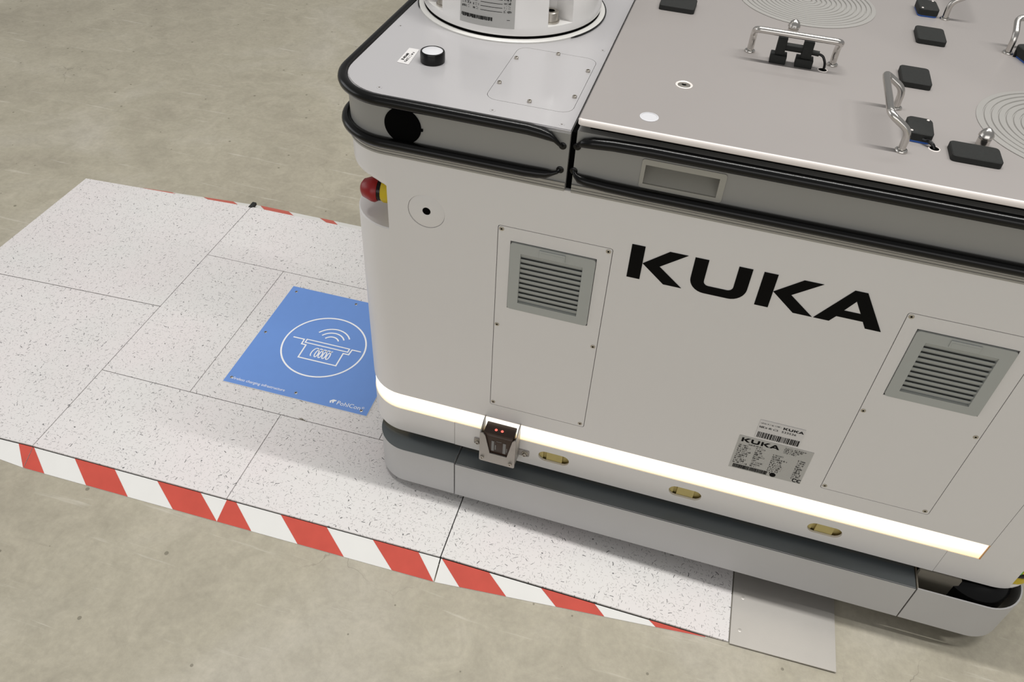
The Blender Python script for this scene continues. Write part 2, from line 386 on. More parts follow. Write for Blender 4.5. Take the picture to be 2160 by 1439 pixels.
# ------------------------------------------------------------------ charging platform (own frame, turned a little against the robot)
YAW = 0.0196
HP = 0.0218; AX, BX = -0.5028, 0.2273; YF, YB = -0.1435, 0.606; LX, RX = -0.955, 0.678
plat = thing('charging_platform', 'flat flecked white floor platform with blue charging sign and red striped sides', 'platform', rz=YAW)
lramp = thing('access_ramp', 'flecked white ramp sloping down at the far left end of the platform', 'ramp', rz=YAW, group='platform ramps')
rramp = thing('access_ramp', 'flecked white ramp under the robot that meets the bare steel plate', 'ramp', rz=YAW, group='platform ramps')
splate = thing('steel_plate', 'bare stained steel plate lying on the floor past the ramp end', 'metal plate', rz=YAW)

def slope_z(x):
    if x < AX: return HP + (0.0035 - HP) * (AX - x) / (AX - LX)
    if x > BX: return HP + (0.0035 - HP) * (x - BX) / (RX - BX)
    return HP
def tile(parent, x0, x1, y0, y1, g=0.0006):
    bm = bmesh.new(); x0 += g; x1 -= g; y0 += g; y1 -= g; T = 0.003
    P = [(x0, y0), (x1, y0), (x1, y1), (x0, y1)]
    lo = [bm.verts.new((x, y, slope_z(x) - T)) for x, y in P]; hi = [bm.verts.new((x, y, slope_z(x))) for x, y in P]
    bm.faces.new(lo[::-1]); bm.faces.new(hi)
    for i in range(4): bm.faces.new((lo[i], lo[(i + 1) % 4], hi[(i + 1) % 4], hi[i]))
    bmesh.ops.bevel(bm, geom=[e for e in bm.edges if all(v in hi for v in e.verts)], offset=0.0003, segments=1, affect='EDGES')
    return obj('tile', bm, TILE, parent, smooth=False)
MIDX = -0.1393; S1 = -0.3209; S2 = 0.4118; S3 = 0.0442; IX = 0.0495
for a in ((AX, MIDX, YF, S3), (MIDX, BX, YF, S3), (AX, S1, S3, S2), (S1, IX, S3, S2), (IX, BX, S3, S2), (AX, IX, S2, YB), (IX, BX, S2, YB)): tile(plat, *a)
LY = 0.232
for a in ((LX, AX, YF, LY), (LX, AX, LY, YB)): tile(lramp, *a, g=0.0008)
for a in ((BX, RX, YF, LY), (BX, RX, LY, YB)): tile(rramp, *a, g=0.0011)
# bases
def base(parent, x0, x1):
    bm = bmesh.new(); i = 0.003; T = 0.0031
    y0, y1 = YF + 0.0015, YB - 0.0015
    P = [(x0, y0), (x1, y0), (x1, y1), (x0, y1)]
    lo = [bm.verts.new((x, y, 0.0)) for x, y in P]; hi = [bm.verts.new((x, y, max(0.0003, slope_z(x) - T))) for x, y in P]
    bm.faces.new(lo[::-1]); bm.faces.new(hi)
    for k in range(4): bm.faces.new((lo[k], lo[(k + 1) % 4], hi[(k + 1) % 4], hi[k]))
    return obj('base', bm, BASEM, parent, smooth=False)
base(plat, AX + 0.0005, BX - 0.0008); base(lramp, LX, AX - 0.0008); base(rramp, BX + 0.0012, RX)

# side flaps with their stripes; u along the edge, t = 0 at the tile, 1 at the floor
def flap_point(x, t, far, lift=0.0):
    if AX <= x <= BX: k = 1.0
    elif x > BX: k = max(0.02, 1 - (x - BX) / 0.4227)
    else: k = max(0.02, 1 - (AX - x) / 0.4227)
    yt = YF - 0.0004 if not far else YB + 0.0002
    wd = 0.0315 if not far else 0.036
    zt = (slope_z(x) - 0.0036); zb = 0.0010
    y = yt - wd * k * t if not far else yt + wd * k * t
    return (x, y, max(zb, zt) + (zb - max(zb, zt)) * t + lift)
def flap(parent, x0, x1, far, reds, whites=True):
    bm = bmesh.new(); n = max(2, int(abs(x1 - x0) / 0.06)); xs = [x0 + (x1 - x0) * i / n for i in range(n + 1)]
    rows = []
    for t in (0.0, 1.0):
        rows.append([bm.verts.new(flap_point(x, t, far)) for x in xs]); rows.append([bm.verts.new(Vector(flap_point(x, t, far)) - Vector((0, 0, 0.0009))) for x in xs])
    for i in range(n):
        bm.faces.new((rows[0][i], rows[0][i + 1], rows[2][i + 1], rows[2][i])); bm.faces.new((rows[1][i], rows[3][i], rows[3][i + 1], rows[1][i + 1]))
        bm.faces.new((rows[2][i], rows[2][i + 1], rows[3][i + 1], rows[3][i])); bm.faces.new((rows[0][i + 1], rows[0][i], rows[1][i], rows[1][i + 1]))
    for k in (0, n): bm.faces.new((rows[0][k], rows[2][k], rows[3][k], rows[1][k]))
    fo = obj('side_flap', bm, TAPEW, parent, smooth=False)
    for (a, b, c, e) in reds:
        bm = bmesh.new(); m = 4
        U = [a + (b - a) * i / m for i in range(m + 1)]; Lw = [c + (e - c) * i / m for i in range(m + 1)]
        T1 = 1.0
        for lift in (0.0002, 0.0004):
            vu = [bm.verts.new(flap_point(x, 0.0, far, lift)) for x in U]; vl = [bm.verts.new(flap_point(x, T1, far, lift)) for x in Lw]
            for i in range(m): bm.faces.new((vu[i], vu[i + 1], vl[i + 1], vl[i]))
        objt('red_stripe', bm, TAPER, fo)
    return fo
G = 0.0006
flap(plat, AX + G, BX - G, False, [(AX + G, -.5006, AX + G, -.4626), (-.4217, -.3456, -.383, -.3049), (-.2661, -.1865, -.222, -.1427), (-.1393, -.1224, -.1427, -.0816),
                                  (-.0434, .0363, -.0011, .0779), (.1152, .1914, .1583, BX - G)])
flap(rramp, BX + 0.0014, 0.645, False, [(.2300, .3068, .2678, .3411), (.3898, .4740, .4180, .4921), (.5579, .643, .5695, .644)])
flap(lramp, -0.925, AX - G, False, [(-.5312, AX - G, AX - 0.0012, AX - G), (-.6957, -.6157, -.6600, -.5800), (-.8557, -.7757, -.8300, -.7500)])
flap(plat, AX + G, BX - G, True, [(-.4671, -.3908, -.5022, -.4275), (-.3062, -.2792, -.3470, -.3116), (-.1900, -.1100, -.2280, -.1480), (-.03, .05, -.068, .012)])
flap(lramp, -0.925, AX - G, True, [(-.6124, -.5348, -.6475, -.5708), (-.7724, -.6948, -.8050, -.7300)])
flap(rramp, BX + 0.0014, 0.645, True, [(.2700, .3500, .2400, .3200)])
# black stop at the far corner joint
bm = bmesh.new(); box(bm, AX - 0.006, AX + 0.004, YB - 0.004, YB + 0.018, HP - 0.006, HP + 0.0012, bev=0.0008); obj('corner_stop', bm, SOFTBLACK, plat)

# blue sign
sx0, sx1, sy0, sy1 = -0.2774, 0.0078, 0.0859, 0.3724
SZ = HP + 0.0016
bm = bmesh.new(); box(bm, sx0 - 0.0008, sx1 + 0.0008, sy0 - 0.0008, sy1 + 0.0008, HP + 0.0001, SZ - 0.0002); box(bm, sx0, sx1, sy0, sy1, SZ - 0.0002, SZ, mi=1)
sign = obj('sign_plate', bm, [PAPER, BLUEP], plat, smooth=False); sign['label'] = 'square blue printed plate with a white charging pictogram'
Z1 = SZ + 0.0003
bm = bmesh.new(); cx, cy, cr = -0.1395, 0.2252, 0.0815
stroke(bm, arc(cx, cy, cr, 0, 360, 72)[:-1], 0.0032, XY, Z1, closed=True); objt('print_circle', bm, WINK, sign)
bm = bmesh.new()
stroke(bm, [(-.2077, .2322), (-.1845, .2322), (-.1840, .2190), (-.1745, .2190), (-.1740, .1842), (-.0960, .1842), (-.0962, .2190), (-.0850, .2190), (-.0838, .2332), (-.0655, .2334)], 0.0027, XY, Z1)
stroke(bm, rect(-.1790, .2250, -.0895, .2340), 0.0024, XY, Z1, closed=True)
co = [(-.1535 + 0.0375 * t / 40 + 0.0036 * math.sin(2 * PI * 4.5 * t / 40 - 0.6), .2045 + 0.0112 * math.cos(2 * PI * 4.5 * t / 40 - PI)) for t in range(0, 41)]
co = [(-.1525 + 0.036 * t / 90 - 0.0048 * math.sin(2 * PI * 4.5 * t / 90), .2055 - 0.0115 * math.cos(2 * PI * 4.5 * t / 90)) for t in range(0, 91)]
stroke(bm, co, 0.0021, XY, Z1)
for r0, s in ((0.0385, 58), (0.0275, 58), (0.0165, 58)):
    stroke(bm, arc(-.1330, .2385, r0, 90 + s, 90 - s, 14), 0.0028, XY, Z1)
objt('print_pictogram', bm, WINK, sign)
bm = bmesh.new(); text(bm, 'Wireless charging infrastructure', -.2700, .0950, 0.0090, XY, Z1, spacing=0.98, sx=0.98); objt('print_text', bm, WINK, sign)
bm = bmesh.new(); text(bm, 'PohlCon', -.0555, .0950, 0.0133, XY, Z1, sx=1.0); text(bm, '®', -.0075, .0990, 0.0070, XY, Z1)
for k in (0, 1):
    stroke(bm, [(-.0665 + .0045 * k, .0955 + .001 * k), (-.0680 + .0045 * k, .0995), (-.0640 + .0045 * k, .1030), (-.0610 + .0030 * k, .1035)], 0.0026, XY, Z1)
objt('print_logo', bm, WINK, sign)

def screw_bm(r, hole, mi2=True, h=0.0006):
    bm = bmesh.new(); lathe(bm, [(r, 0), (r * 0.97, h * 0.7), (r * 0.82, h), (hole, h)], 14, 0, cap=False)
    lathe(bm, [(hole, h), (hole * 0.95, h * 0.3), (0, h * 0.3)], 6, 1, cap=False); return bm
_sc = {}
def screw(name, parent, loc, r=0.0034, hole=0.0014, rot=None, ms=None, h=0.0006):
    key = (r, hole, name, h, id(ms))
    if key not in _sc:
        bm = screw_bm(r, hole, h=h); o = obj(name, bm, ms or [BOLT, DARK], parent); _sc[key] = o.data
        o.location = loc
    else:
        o = bpy.data.objects.new(name, _sc[key]); COL.objects.link(o); o.parent = parent; o.location = loc
    if rot: o.rotation_euler = rot
    return o
for x, y in ((-.2634, .3575), (-.130, .3598), (-.2656, .2275), (-.1363, .0985), (-.2668, .0985), (-.0055, .0945), (-.004, .228), (-.004, .3575)): screw('screw', sign, (x, y, SZ), 0.0030, 0.0012)
for x, y in ((-.3228, .0022), (-.0994, .0031), (.0478, .0056), (-.0073, -.0337), (.0441, -.1005), (.1873, -.0988)): screw('dowel', plat, (x, y, HP), 0.0027, 0.0008, ms=[PAPER, BOLT], h=0.0003)
# chipped edge flakes on the seam
bm = bmesh.new()
for x, y, r in ((-.1000, .0458, .0030), (-.0955, .0446, .0022), (-.0915, .0440, .0016)):
    flat(bm, [(x + r * (1 + .4 * math.sin(5 * a)) * math.cos(a) * 1.5, y + r * 0.6 * math.sin(a)) for a in [2 * PI * i / 9 for i in range(9)]], XY, HP + 0.00025)
objt('chipped_spot', bm, BODYGREYIN, plat)

# steel plate at the ramp's foot
bm = bmesh.new(); x0, x1, y0, y1 = RX + 0.0008, 0.8325, -0.1450, 0.30
P = [(x0, y0, .0036), (x1, y0, .0042), (x1, y1, .0030), (x0, y1, .0036)]
lo = [bm.verts.new((x, y, z - 0.0020)) for x, y, z in P]; hi = [bm.verts.new(p) for p in P]
bm.faces.new(lo[::-1]); bm.faces.new(hi)
for i in range(4): bm.faces.new((lo[i], lo[(i + 1) % 4], hi[(i + 1) % 4], hi[i]))
obj('sheet', bm, SPLATE, splate, smooth=False)
bm = bmesh.new(); box(bm, x0 + 0.001, x0 + 0.028, y0 + 0.0005, y1, 0.0, 0.0015); obj('packing_strip', bm, BASEM, splate, smooth=False)
for x, y in ((.6943, -.0653), (.6923, -.1201)): screw('screw', splate, (x, y, .0036), 0.0030, 0.0006, ms=[SPLATE, BOLT], h=0.0004)

# ------------------------------------------------------------------ mobile robot
X0, X1, Y0, Y1 = 0.050, 1.079, 0.0, 0.630
RC = 0.065
BZ, L0, L1, MZ, GZ = 0.1248, 0.1774, 0.2117, 0.6385, 0.715
SZ0, SZ1 = 0.0345, 0.1145
rob = thing('mobile_robot', 'white and grey wheeled robot cabinet parked on the flecked platform, with glowing light band', 'robot')

def foot(in_=0.0, frontstep=0.0, xa=X0, xb=X1, r=RC, n=10, rl=True, rr=True):
    """outline of the body, anticlockwise; front flat part pushed back by frontstep"""
    a, b, c, e = xa + in_, Y0 + in_, xb - in_, Y1 - in_; r = r - in_
    p = []
    p += arc(a + r, b + r, r, 180, 270, n) if rl else [(a, b)]
    if frontstep: p += [(a + r, b + frontstep), (c - r if rr else c, b + frontstep)]
    p += arc(c - r, b + r, r, 270, 360, n) if rr else [(c, b)]
    p += arc(c - r, e - r, r, 0, 90, n) if rr else [(c, e)]
    p += arc(a + r, e - r, r, 90, 180, n) if rl else [(a, e)]
    return p
FS = 0.0045
NZ0, NZ1 = 0.528, 0.593
NX, NY = X0 + RC, 0.150
PAN = (0.2600, 0.4040, 0.2420, 0.5710); DXP = 0.4807
# body shell: corners and core, with the notch for the stop button
bm = bmesh.new()
F = foot(0, FS)
loft(bm, F, (L1, NZ0 - 0.0015)); loft(bm, [F, foot(0.0015, FS)], (NZ0 - 0.0015, NZ0))
# round-lipped part above the notch
N_ = [foot(i, FS + max(0, 0)) for i in (0.0,)]
zz = [(0.014 * (1 - math.sin(math.radians(a))), NZ1 + 0.014 * (1 - math.cos(math.radians(a)))) for a in (0, 22, 45, 67, 90)]
def upfoot(ins):
    # only the corner by the notch draws in; the rest keeps the outline
    p = []
    r = RC
    for x, y in foot(0, FS):
        if x < X0 + RC + 1e-6 and y < NY:
            k = ins / RC; cx_, cy_ = X0 + RC, Y0 + RC
            if y <= cy_: x, y = cx_ + (x - cx_) * (1 - k), cy_ + (y - cy_) * (1 - k * min(1, max(0, (cx_ - x) / RC) * 2))
            else: x = x + ins
        p.append((x, y))
    return p
loft(bm, [upfoot(i) for i, z in zz] + [F], [z for i, z in zz] + [MZ])
# at notch height
loft(bm, [(NX + 0.004, FS), (X1 - RC, FS)] + arc(X1 - RC, Y0 + RC, RC, 270, 360) + arc(X1 - RC, Y1 - RC, RC, 0, 90) + arc(X0 + RC, Y1 - RC, RC, 90, 180) + [(X0, NY), (NX + 0.004, NY)], (NZ0, NZ1))
shell = obj('body_shell', bm, WHITE, rob)
# front sheet with cut-outs
SC = (0.1667, 0.5670, 0.0245)
ph = [rrect(PAN[0] + d, PAN[2], PAN[1] + d, PAN[3], 0.003, 2) for d in (0, DXP)]
bm = bmesh.new()
plate(bm, rect(NX, L1, 0.9772, MZ), ph + [arc(SC[0], SC[1], SC[2], 0, 360, 36)[:-1]], 0, FS, XZ)
obj('front_sheet', bm, WHITE, rob, smooth=False)
bm = bmesh.new(); plate(bm, rect(0.9779, BZ, X1 - RC, MZ), [], 0, FS, XZ); obj('front_sheet', bm, WHITE, rob, smooth=False)
# sensor disc with black eye
bm = bmesh.new(); lathe(bm, [(SC[2] - 0.0004, -0.001), (SC[2] - 0.0004, 0.0003), (SC[2] - 0.002, 0.0009), (0.0058, 0.0007), (0.0050, 0.0)], 36, 0, Matrix.Translation((SC[0], 0.0012, SC[1])) @ Matrix.Rotation(PI / 2, 4, 'X'), cap=False)
lathe(bm, [(0.0052, 0.0004), (0.0, 0.0004)], 20, 1, Matrix.Translation((SC[0], 0.0010, SC[1])) @ Matrix.Rotation(PI / 2, 4, 'X'), cap=False)
obj('sensor_cover', bm, [WHITE, DARK], rob)

# emergency stop in the notch
bm = bmesh.new(); RM = Matrix.Translation((0.119, 0.036, 0.561)) @ Matrix.Rotation(-PI / 2, 4, 'Y') @ Matrix.Rotation(0.10, 4, 'X')
lathe(bm, [(.0160, 0.0), (.0160, 0.022), (.0135, 0.026)], 20, 0, RM); st = obj('emergency_stop', bm, YELLOW, rob); st['label'] = 'yellow collar of the emergency stop'
bm = bmesh.new(); lathe(bm, [(.0140, 0.024), (.0142, 0.030)], 20, 1, RM); lathe(bm, [(.0150, 0.030), (.0172, 0.034), (.0168, 0.038), (.0120, 0.050), (.007, 0.0535), (0, 0.0545)], 24, 0, RM)
sb = obj('stop_button', bm, [RED, BLACK], st); sb['label'] = 'red mushroom push button'

# service panels with vents
def service_panel():
    x0, x1, z0, z1 = PAN; bm = bmesh.new()
    vh = rect(.2770, .4400, .3863, .5506)
    plate(bm, rrect(x0 + .0009, z0 + .0009, x1 - .0009, z1 - .0009, 0.0024, 2), [vh], 0, 0.0015, XZ)
    p = obj('service_panel', bm, WHITE, rob, smooth=False)
    subs = []
    for x, z in ((.2649, .5657), (.3985, .5657), (.2649, .4060), (.3982, .4060), (.2649, .2488), (.3975, .2485)):
        subs.append(screw('screw', p, (x, 0, z), 0.0032, 0.0013, rot=(PI / 2, 0, 0)))
    return p
def vent():
    bm = bmesh.new()
    o_, h_ = rrect(.2777, .4408, .3856, .5493, .004, 3), rect(.2914, .4535, .3706, .5345)
    plate(bm, o_, [h_], -0.0018, 0.0040, XZ)
    box(bm, .2895, .3725, 0.0040, 0.0044, .4515, .5365, mi=1)
    v = obj('vent_grille', bm, [VENT, VENTBACK], rob, smooth=False)
    n = 10; p = (.5345 - .4535) / n
    sb = bmesh.new(); box(sb, .2914, .3706, -.0006, .0006, -.0037, .0037)
    first = obj('slat', sb, VENT, v, smooth=False, loc=(0, 0.0012, .4535 + p * .5), rot=(0.45, 0, 0))
    for k in range(1, n): copy_part(first, v, (0, 0.0012, .4535 + p * (k + .5)))
    bm = bmesh.new(); box(bm, .3150, .3480, -.0034, .0, .5365, .5470, bev=.0006); box(bm, .3168, .3462, -.0036, -.0033, .5385, .5440)
    c = obj('catch', bm, VENT, v, smooth=False)
    return v
for first in (service_panel(), vent()):
    q = copy_part(first, rob, (DXP, 0, 0))
    for ch in list(first.children):
        c = ch.copy(); COL.objects.link(c); c.parent = q

# light band and the covers below it
def path_from(xr, r_in=0.0):
    return [(xr, Y0 + r_in)] + [(X0 + RC, Y0 + r_in)] + [(X0 + RC + (RC - r_in) * math.cos(math.radians(a)), Y0 + RC + (RC - r_in) * math.sin(math.radians(a))) for a in range(265, 175, -5)] + [(X0 + r_in, Y1 - RC)]
def pband(name, xr, z0, z1, rin, th, m, xl=None):
    bm = bmesh.new(); pa = path_from(xr, rin) if xl is None else [(xr, Y0 + rin), (xl, Y0 + rin)]
    band(bm, pa[::-1], z0, z1, th); return obj(name, bm, m, rob)
lb = pband('light_band', .9762, L0, L1, 0.0012, 0.006, BAND); lb['label'] = 'glowing warm white light band'
pband('lower_cover', .2043, BZ, L0, 0.0, 0.004, WHITE)
# mid cover with three slots
bm = bmesh.new(); slots = [(.366, .1535), (.5697, .1530), (.7742, .1523)]
def slot(x, z, a=.0245, r=.0110): return arc(x + a - r, z, r, -90, 90, 8) + arc(x - a + r, z, r, 90, 270, 8)
plate(bm, rect(.2051, BZ, .9343, L0 + .0008), [slot(*s) for s in slots], -0.0004, 0.0030, XZ); obj('slotted_cover', bm, WHITE, rob, smooth=False)
bm = bmesh.new(); plate(bm, rect(.9350, BZ, .9779, L0), [], 0, .004, XZ); obj('lower_cover', bm, WHITE, rob, smooth=False)
bm = bmesh.new(); plate(bm, rect(.9764, L0, .9779, L1), [], 0, .004, XZ); obj('band_end', bm, mat('band_end', (.55, .30, .12), .4), rob, smooth=False)
# inner chassis behind them
bm = bmesh.new()
loft(bm, [(X0 + .07, .0085), (X1 - .10, .0085), (X1 - .10, Y1 - .01), (X0 + .07, Y1 - .01)], (BZ - .0, L1 - .0005), 0)
loft(bm, [(X0 + .009, .075), (X0 + .07, .075), (X0 + .07, Y1 - .07), (X0 + .009, Y1 - .07)], (BZ, L1 - .0005), 0)
obj('inner_chassis', bm, BRASS, rob, smooth=False)
for x, z in slots:
    bm = bmesh.new(); box(bm, x - .012, x + .013, .0035, .0086, z - .013, z + .010); box(bm, x - .024, x - .0175, .0040, .0086, z - .013, z + .010); box(bm, x - .024, x + .013, .0080, .0086, z - .013, z + .010)
    obj('brass_block', bm, BRASS, rob, smooth=False)
# right end lower body with scanner notch at the corner
bm = bmesh.new()
loft(bm, [(.979, FS), (X1 - RC, FS)] + arc(X1 - RC, Y0 + RC, RC, 270, 292, 4) + [(X1 - .064, .009), (X1 - .064, .20), (X1, .20)] + arc(X1 - RC, Y1 - RC, RC, 0, 90) + [(.979, Y1)], (BZ, .1700))
loft(bm, [(.979, FS), (X1 - RC, FS)] + arc(X1 - RC, Y0 + RC, RC, 270, 360) + arc(X1 - RC, Y1 - RC, RC, 0, 90) + [(.979, Y1)], (.1700, L1))
loft(bm, [(.979, FS), (X1 - RC, FS)] + arc(X1 - RC, Y0 + RC, RC, 270, 360) + arc(X1 - RC, Y1 - RC, RC, 0, 90) + [(.979, Y1)], (BZ, BZ + .004))
obj('end_body', bm, WHITE, rob)
bm = bmesh.new(); lathe(bm, [(.026, 0), (.026, .012), (.024, .014), (.024, .024), (.026, .026), (.026, .038)], 24, 0, Matrix.Translation((X1 - .036, .037, BZ + .0045)))
ls = obj('laser_scanner', bm, YELLOW, rob)
bm = bmesh.new(); lathe(bm, [(.0248, .0135), (.0265, .016), (.0265, .022), (.0248, .0245)], 24, 0, Matrix.Translation((X1 - .036, .037, BZ + .0045))); obj('scanner_window', bm, BLACK, ls)
bm = bmesh.new(); box(bm, X1 - .045, X1 - .036, .0095, .0125, BZ + .030, BZ + .037); obj('status_lamp', bm, GREEN, ls, smooth=False)

# skirt: three pieces; the right one is an open shell
SX0, SX1, SY = 0.0730, 1.0650, -0.030; SR = 0.055
def skpath(x_from, right):
    if not right: return [(X0 + .15, SY)][:0] + [(x_from, SY)] + [(SX0 + SR + SR * math.cos(math.radians(a)), SY + SR + SR * math.sin(math.radians(a))) for a in range(270, 175, -6)] + [(SX0, Y1 - .04)]
    return [(x_from, SY)] + [(SX1 - SR + SR * math.cos(math.radians(a)), SY + SR + SR * math.sin(math.radians(a))) for a in range(270, 365, 6)] + [(SX1, Y1 - .04)]
def skirt_piece(outline, z0, z1, bev=.0012):
    bm = bmesh.new(); loft(bm, outline, (z0, z1))
    bmesh.ops.bevel(bm, geom=[e for e in bm.edges if all(abs(v.co.z - z1) < 1e-6 for v in e.verts)], offset=bev, segments=2, affect='EDGES')
    return bm
lp = skpath(.2139, False)
sk1 = obj('skirt', skirt_piece(lp + [(.2139, Y1 - .04)], SZ0, SZ1), SKIRT, rob)
sk2 = obj('skirt', skirt_piece([(.2157, SY), (.9139, SY), (.9139, .30), (.2157, .30)], SZ0, SZ1), SKIRT, rob)
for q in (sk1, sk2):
    q.data.materials.append(SKIRT_TOP)
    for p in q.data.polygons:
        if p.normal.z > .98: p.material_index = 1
bm = bmesh.new(); rp = skpath(.9159, True); band(bm, rp, SZ0, SZ1, .0022); obj('skirt', bm, SKIRT, rob)
bm = bmesh.new(); box(bm, .9159, .9180, SY + .002, .30, SZ0 + .002, SZ1 - .002)
box(bm, .9180, .975, -.004, .002, SZ0 - .002, BZ - .001); box(bm, .9180, SX1 - .06, SY + .004, .30, SZ0 + .003, SZ0 + .006); obj('skirt_bracket', bm, BODYGREYIN, rob, smooth=False)
bm = bmesh.new(); lathe(bm, [(.02, 0), (.044, .0), (.048, .004), (.048, .026), (.044, .030), (.02, .030)], 32, 0, Matrix.Translation((1.010, .070, .0485)) @ Matrix.Rotation(-PI / 2, 4, 'X')); wh = obj('wheel', bm, SOFTBLACK, rob)
bm = bmesh.new(); lathe(bm, [(.0, -.002), (.012, -.001), (.016, .002), (.016, .030), (0, .031)], 20, 0, Matrix.Translation((1.010, .070, .0485)) @ Matrix.Rotation(-PI / 2, 4, 'X')); obj('wheel_hub', bm, BOLT, wh)
for x in (.24, .84):
    for y in (.05, .54):
        bm = bmesh.new(); lathe(bm, [(.0, 0), (.044, .0), (.048, .004), (.048, .036), (.044, .040), (0, .040)], 28, 0, Matrix.Translation((x, y, .0485 + (HP if x < .5 else .012))) @ Matrix.Rotation(-PI / 2, 4, 'X')); obj('wheel', bm, SOFTBLACK, rob)
bm = bmesh.new(); lathe(bm, [(0, .045), (.046, .045), (.050, .049), (.050, .108), (.046, .112), (.02, .1245)], 40, 0, Matrix.Translation((1.004, .032, 0))); obj('caster_housing', bm, BLACK, rob)
# little screw eyes hanging below the cover
for x in (.4825, .6466):
    bm = bmesh.new(); lathe(bm, [(0, 0), (.0030, .0003), (.0042, .0018), (.0042, .0042), (0, .0042)], 14, 0, Matrix.Translation((x, .006, BZ - .0042))); obj('cover_screw', bm, BOLT, rob)
bm = bmesh.new(); box(bm, .16, .97, .012, .60, SZ1 - .001, BZ + .002); obj('chassis_floor', bm, DARK, rob, smooth=False)

# upper grey drawers
DZ = 0.7110
bm = bmesh.new(); loft(bm, foot(0.0, 0, X0, .3375, rr=False), (MZ, DZ)); ul = obj('upper_housing', bm, GREY, rob); ul['label'] = 'grey housing under the arm deck'
GX = .3447
bm = bmesh.new()
core = [(GX, .030), (X1 - RC, .030)] + [(X1 - RC, 0)] + arc(X1 - RC, RC, RC, 270, 360) + arc(X1 - RC, Y1 - RC, RC, 0, 90) + [(GX, Y1)]
loft(bm, core, (MZ, .7165)); plate(bm, rect(GX, MZ, X1 - RC, .7165), [rect(.4232, .6680, .5045, .6925)], 0, .030, XZ)
uh = obj('upper_housing', bm, GREY, rob); uh['label'] = 'grey housing with recessed pull'
bm = bmesh.new(); loft(bm, [(GX + .012, .010), (X1 - RC, .010)] + arc(X1 - RC, RC, RC - .010, 270, 360, 8) + arc(X1 - RC, Y1 - RC, RC - .010, 0, 90, 8) + [(GX + .012, Y1 - .010)], (.7165, .7253)); loft(bm, [(.3375, .006), (GX, .006), (GX, Y1 - .01), (.3375, Y1 - .01)], (MZ, .7110)); obj('gap_shade', bm, DARK, rob, smooth=False)  # near-black filler blocks, the shade of the gaps put into their colour
# pull
bm = bmesh.new(); plate(bm, rrect(.4193, .6632, .5107, .6990, .003, 3), [rect(.4236, .6684, .5041, .6922)], -.0012, .0015, XZ)
pl = obj('recessed_pull', bm, LGREY, rob, smooth=False)
bm = bmesh.new(); vs = [bm.verts.new(p) for p in ((.4236, .0012, .6684), (.5041, .0012, .6684), (.5041, .0285, .6840), (.4236, .0285, .6840), (.5041, .0285, .6922), (.4236, .0285, .6922), (.5041, .0012, .6922), (.4236, .0012, .6922))]
for f in ((0, 1, 2, 3), (3, 2, 4, 5), (5, 4, 6, 7), (1, 6, 4, 2), (0, 3, 5, 7)): bm.faces.new([vs[i] for i in f])
obj('pull_cup', bm, LGREY, pl, smooth=False)
# trim strips
for xr, xl, nm in ((.3372, None, 'l'), (None, None, 'r')):
    bm = bmesh.new()
    if xr:
        pa = path_from(xr, 0)[::-1]
    else:
        pa = [(GX + .0003, 0), (X1 - RC, 0)] + arc(X1 - RC, RC, RC, 270, 360)[1:] + [(X1, Y1 - RC)]
    for z0, z1, o_ in ((.6386, .6412, .0022), (.6412, .6422, .0010), (.6422, .6448, .0022), (.6448, .6458, .0010), (.6458, .6492, .0024)):
        n = len(pa); out = []
        for i in range(n):
            a = Vector(pa[max(i - 1, 0)]); b = Vector(pa[min(i + 1, n - 1)]); d = (b - a).normalized()
            out.append((pa[i][0] + d.y * o_, pa[i][1] - d.x * o_))
        band(bm, out, z0, z1, o_ + .001)
    obj('trim_strip', bm, TRIM, rob)

# bumper tubes with their cord ends and grommets
def corner(x, y, r, z, a0, a1, n=10): return [(p[0], p[1], z) for p in arc(x, y, r, a0, a1, n)]
def bumper(pts, rads, nm='bumper_tube'):
    bm = bmesh.new(); tube(bm, pts, rads, 12); return obj(nm, bm, BLACK, rob)
TO = .0045   # tube axis stands off the face
def left_tube(z, end, zc):
    pts = [(X0 - TO, .56, z)] + corner(X0 + RC, RC, RC + TO, z, 180, 270, 14) + [(.20, -TO, z), (.29, -TO, z), (.305, -TO, z - (z - zc) * .10), (.315, -TO, z - (z - zc) * .25), (.322, -TO, z - (z - zc) * .5), (.327, -.004, z - (z - zc) * .8), (end[0], .001, end[1])]
    r = [.0067] * (len(pts) - 5) + [.0063, .0054, .0028, .0022, .0022]; return bumper(pts, r)
left_tube(.7105, (.3300, .6950), .6950); left_tube(.6567, (.3297, .6644), .6644)
def right_tube(z, end):
    pts = [(end[0], .001, end[1]), (end[0] + .003, -.003, end[1] + (z - end[1]) * .35), (end[0] + .008, -.0045, end[1] + (z - end[1]) * .62), (end[0] + .018, -TO, end[1] + (z - end[1]) * .78), (end[0] + .04, -TO, end[1] + (z - end[1]) * .92), (end[0] + .08, -TO, z), (.7, -TO, z)] + corner(X1 - RC, RC, RC + TO, z, 270, 360, 12) + [(X1 + TO, .56, z)]
    r = [.0022, .0030, .0052, .0064, .0065] + [.0068] * (len(pts) - 5); return bumper(pts, r)
right_tube(.7110, (.3462, .6976)); right_tube(.6567, (.3454, .6666))
for x, z in ((.3300, .6950), (.3297, .6644), (.3462, .6976), (.3454, .6666)):
    bm = bmesh.new(); lathe(bm, [(.0044, 0), (.0044, .0008), (.0036, .0014), (0, .0014)], 18, 0, Matrix.Translation((x, .0002, z)) @ Matrix.Rotation(PI / 2, 4, 'X')); obj('grommet', bm, BLACK, rob)
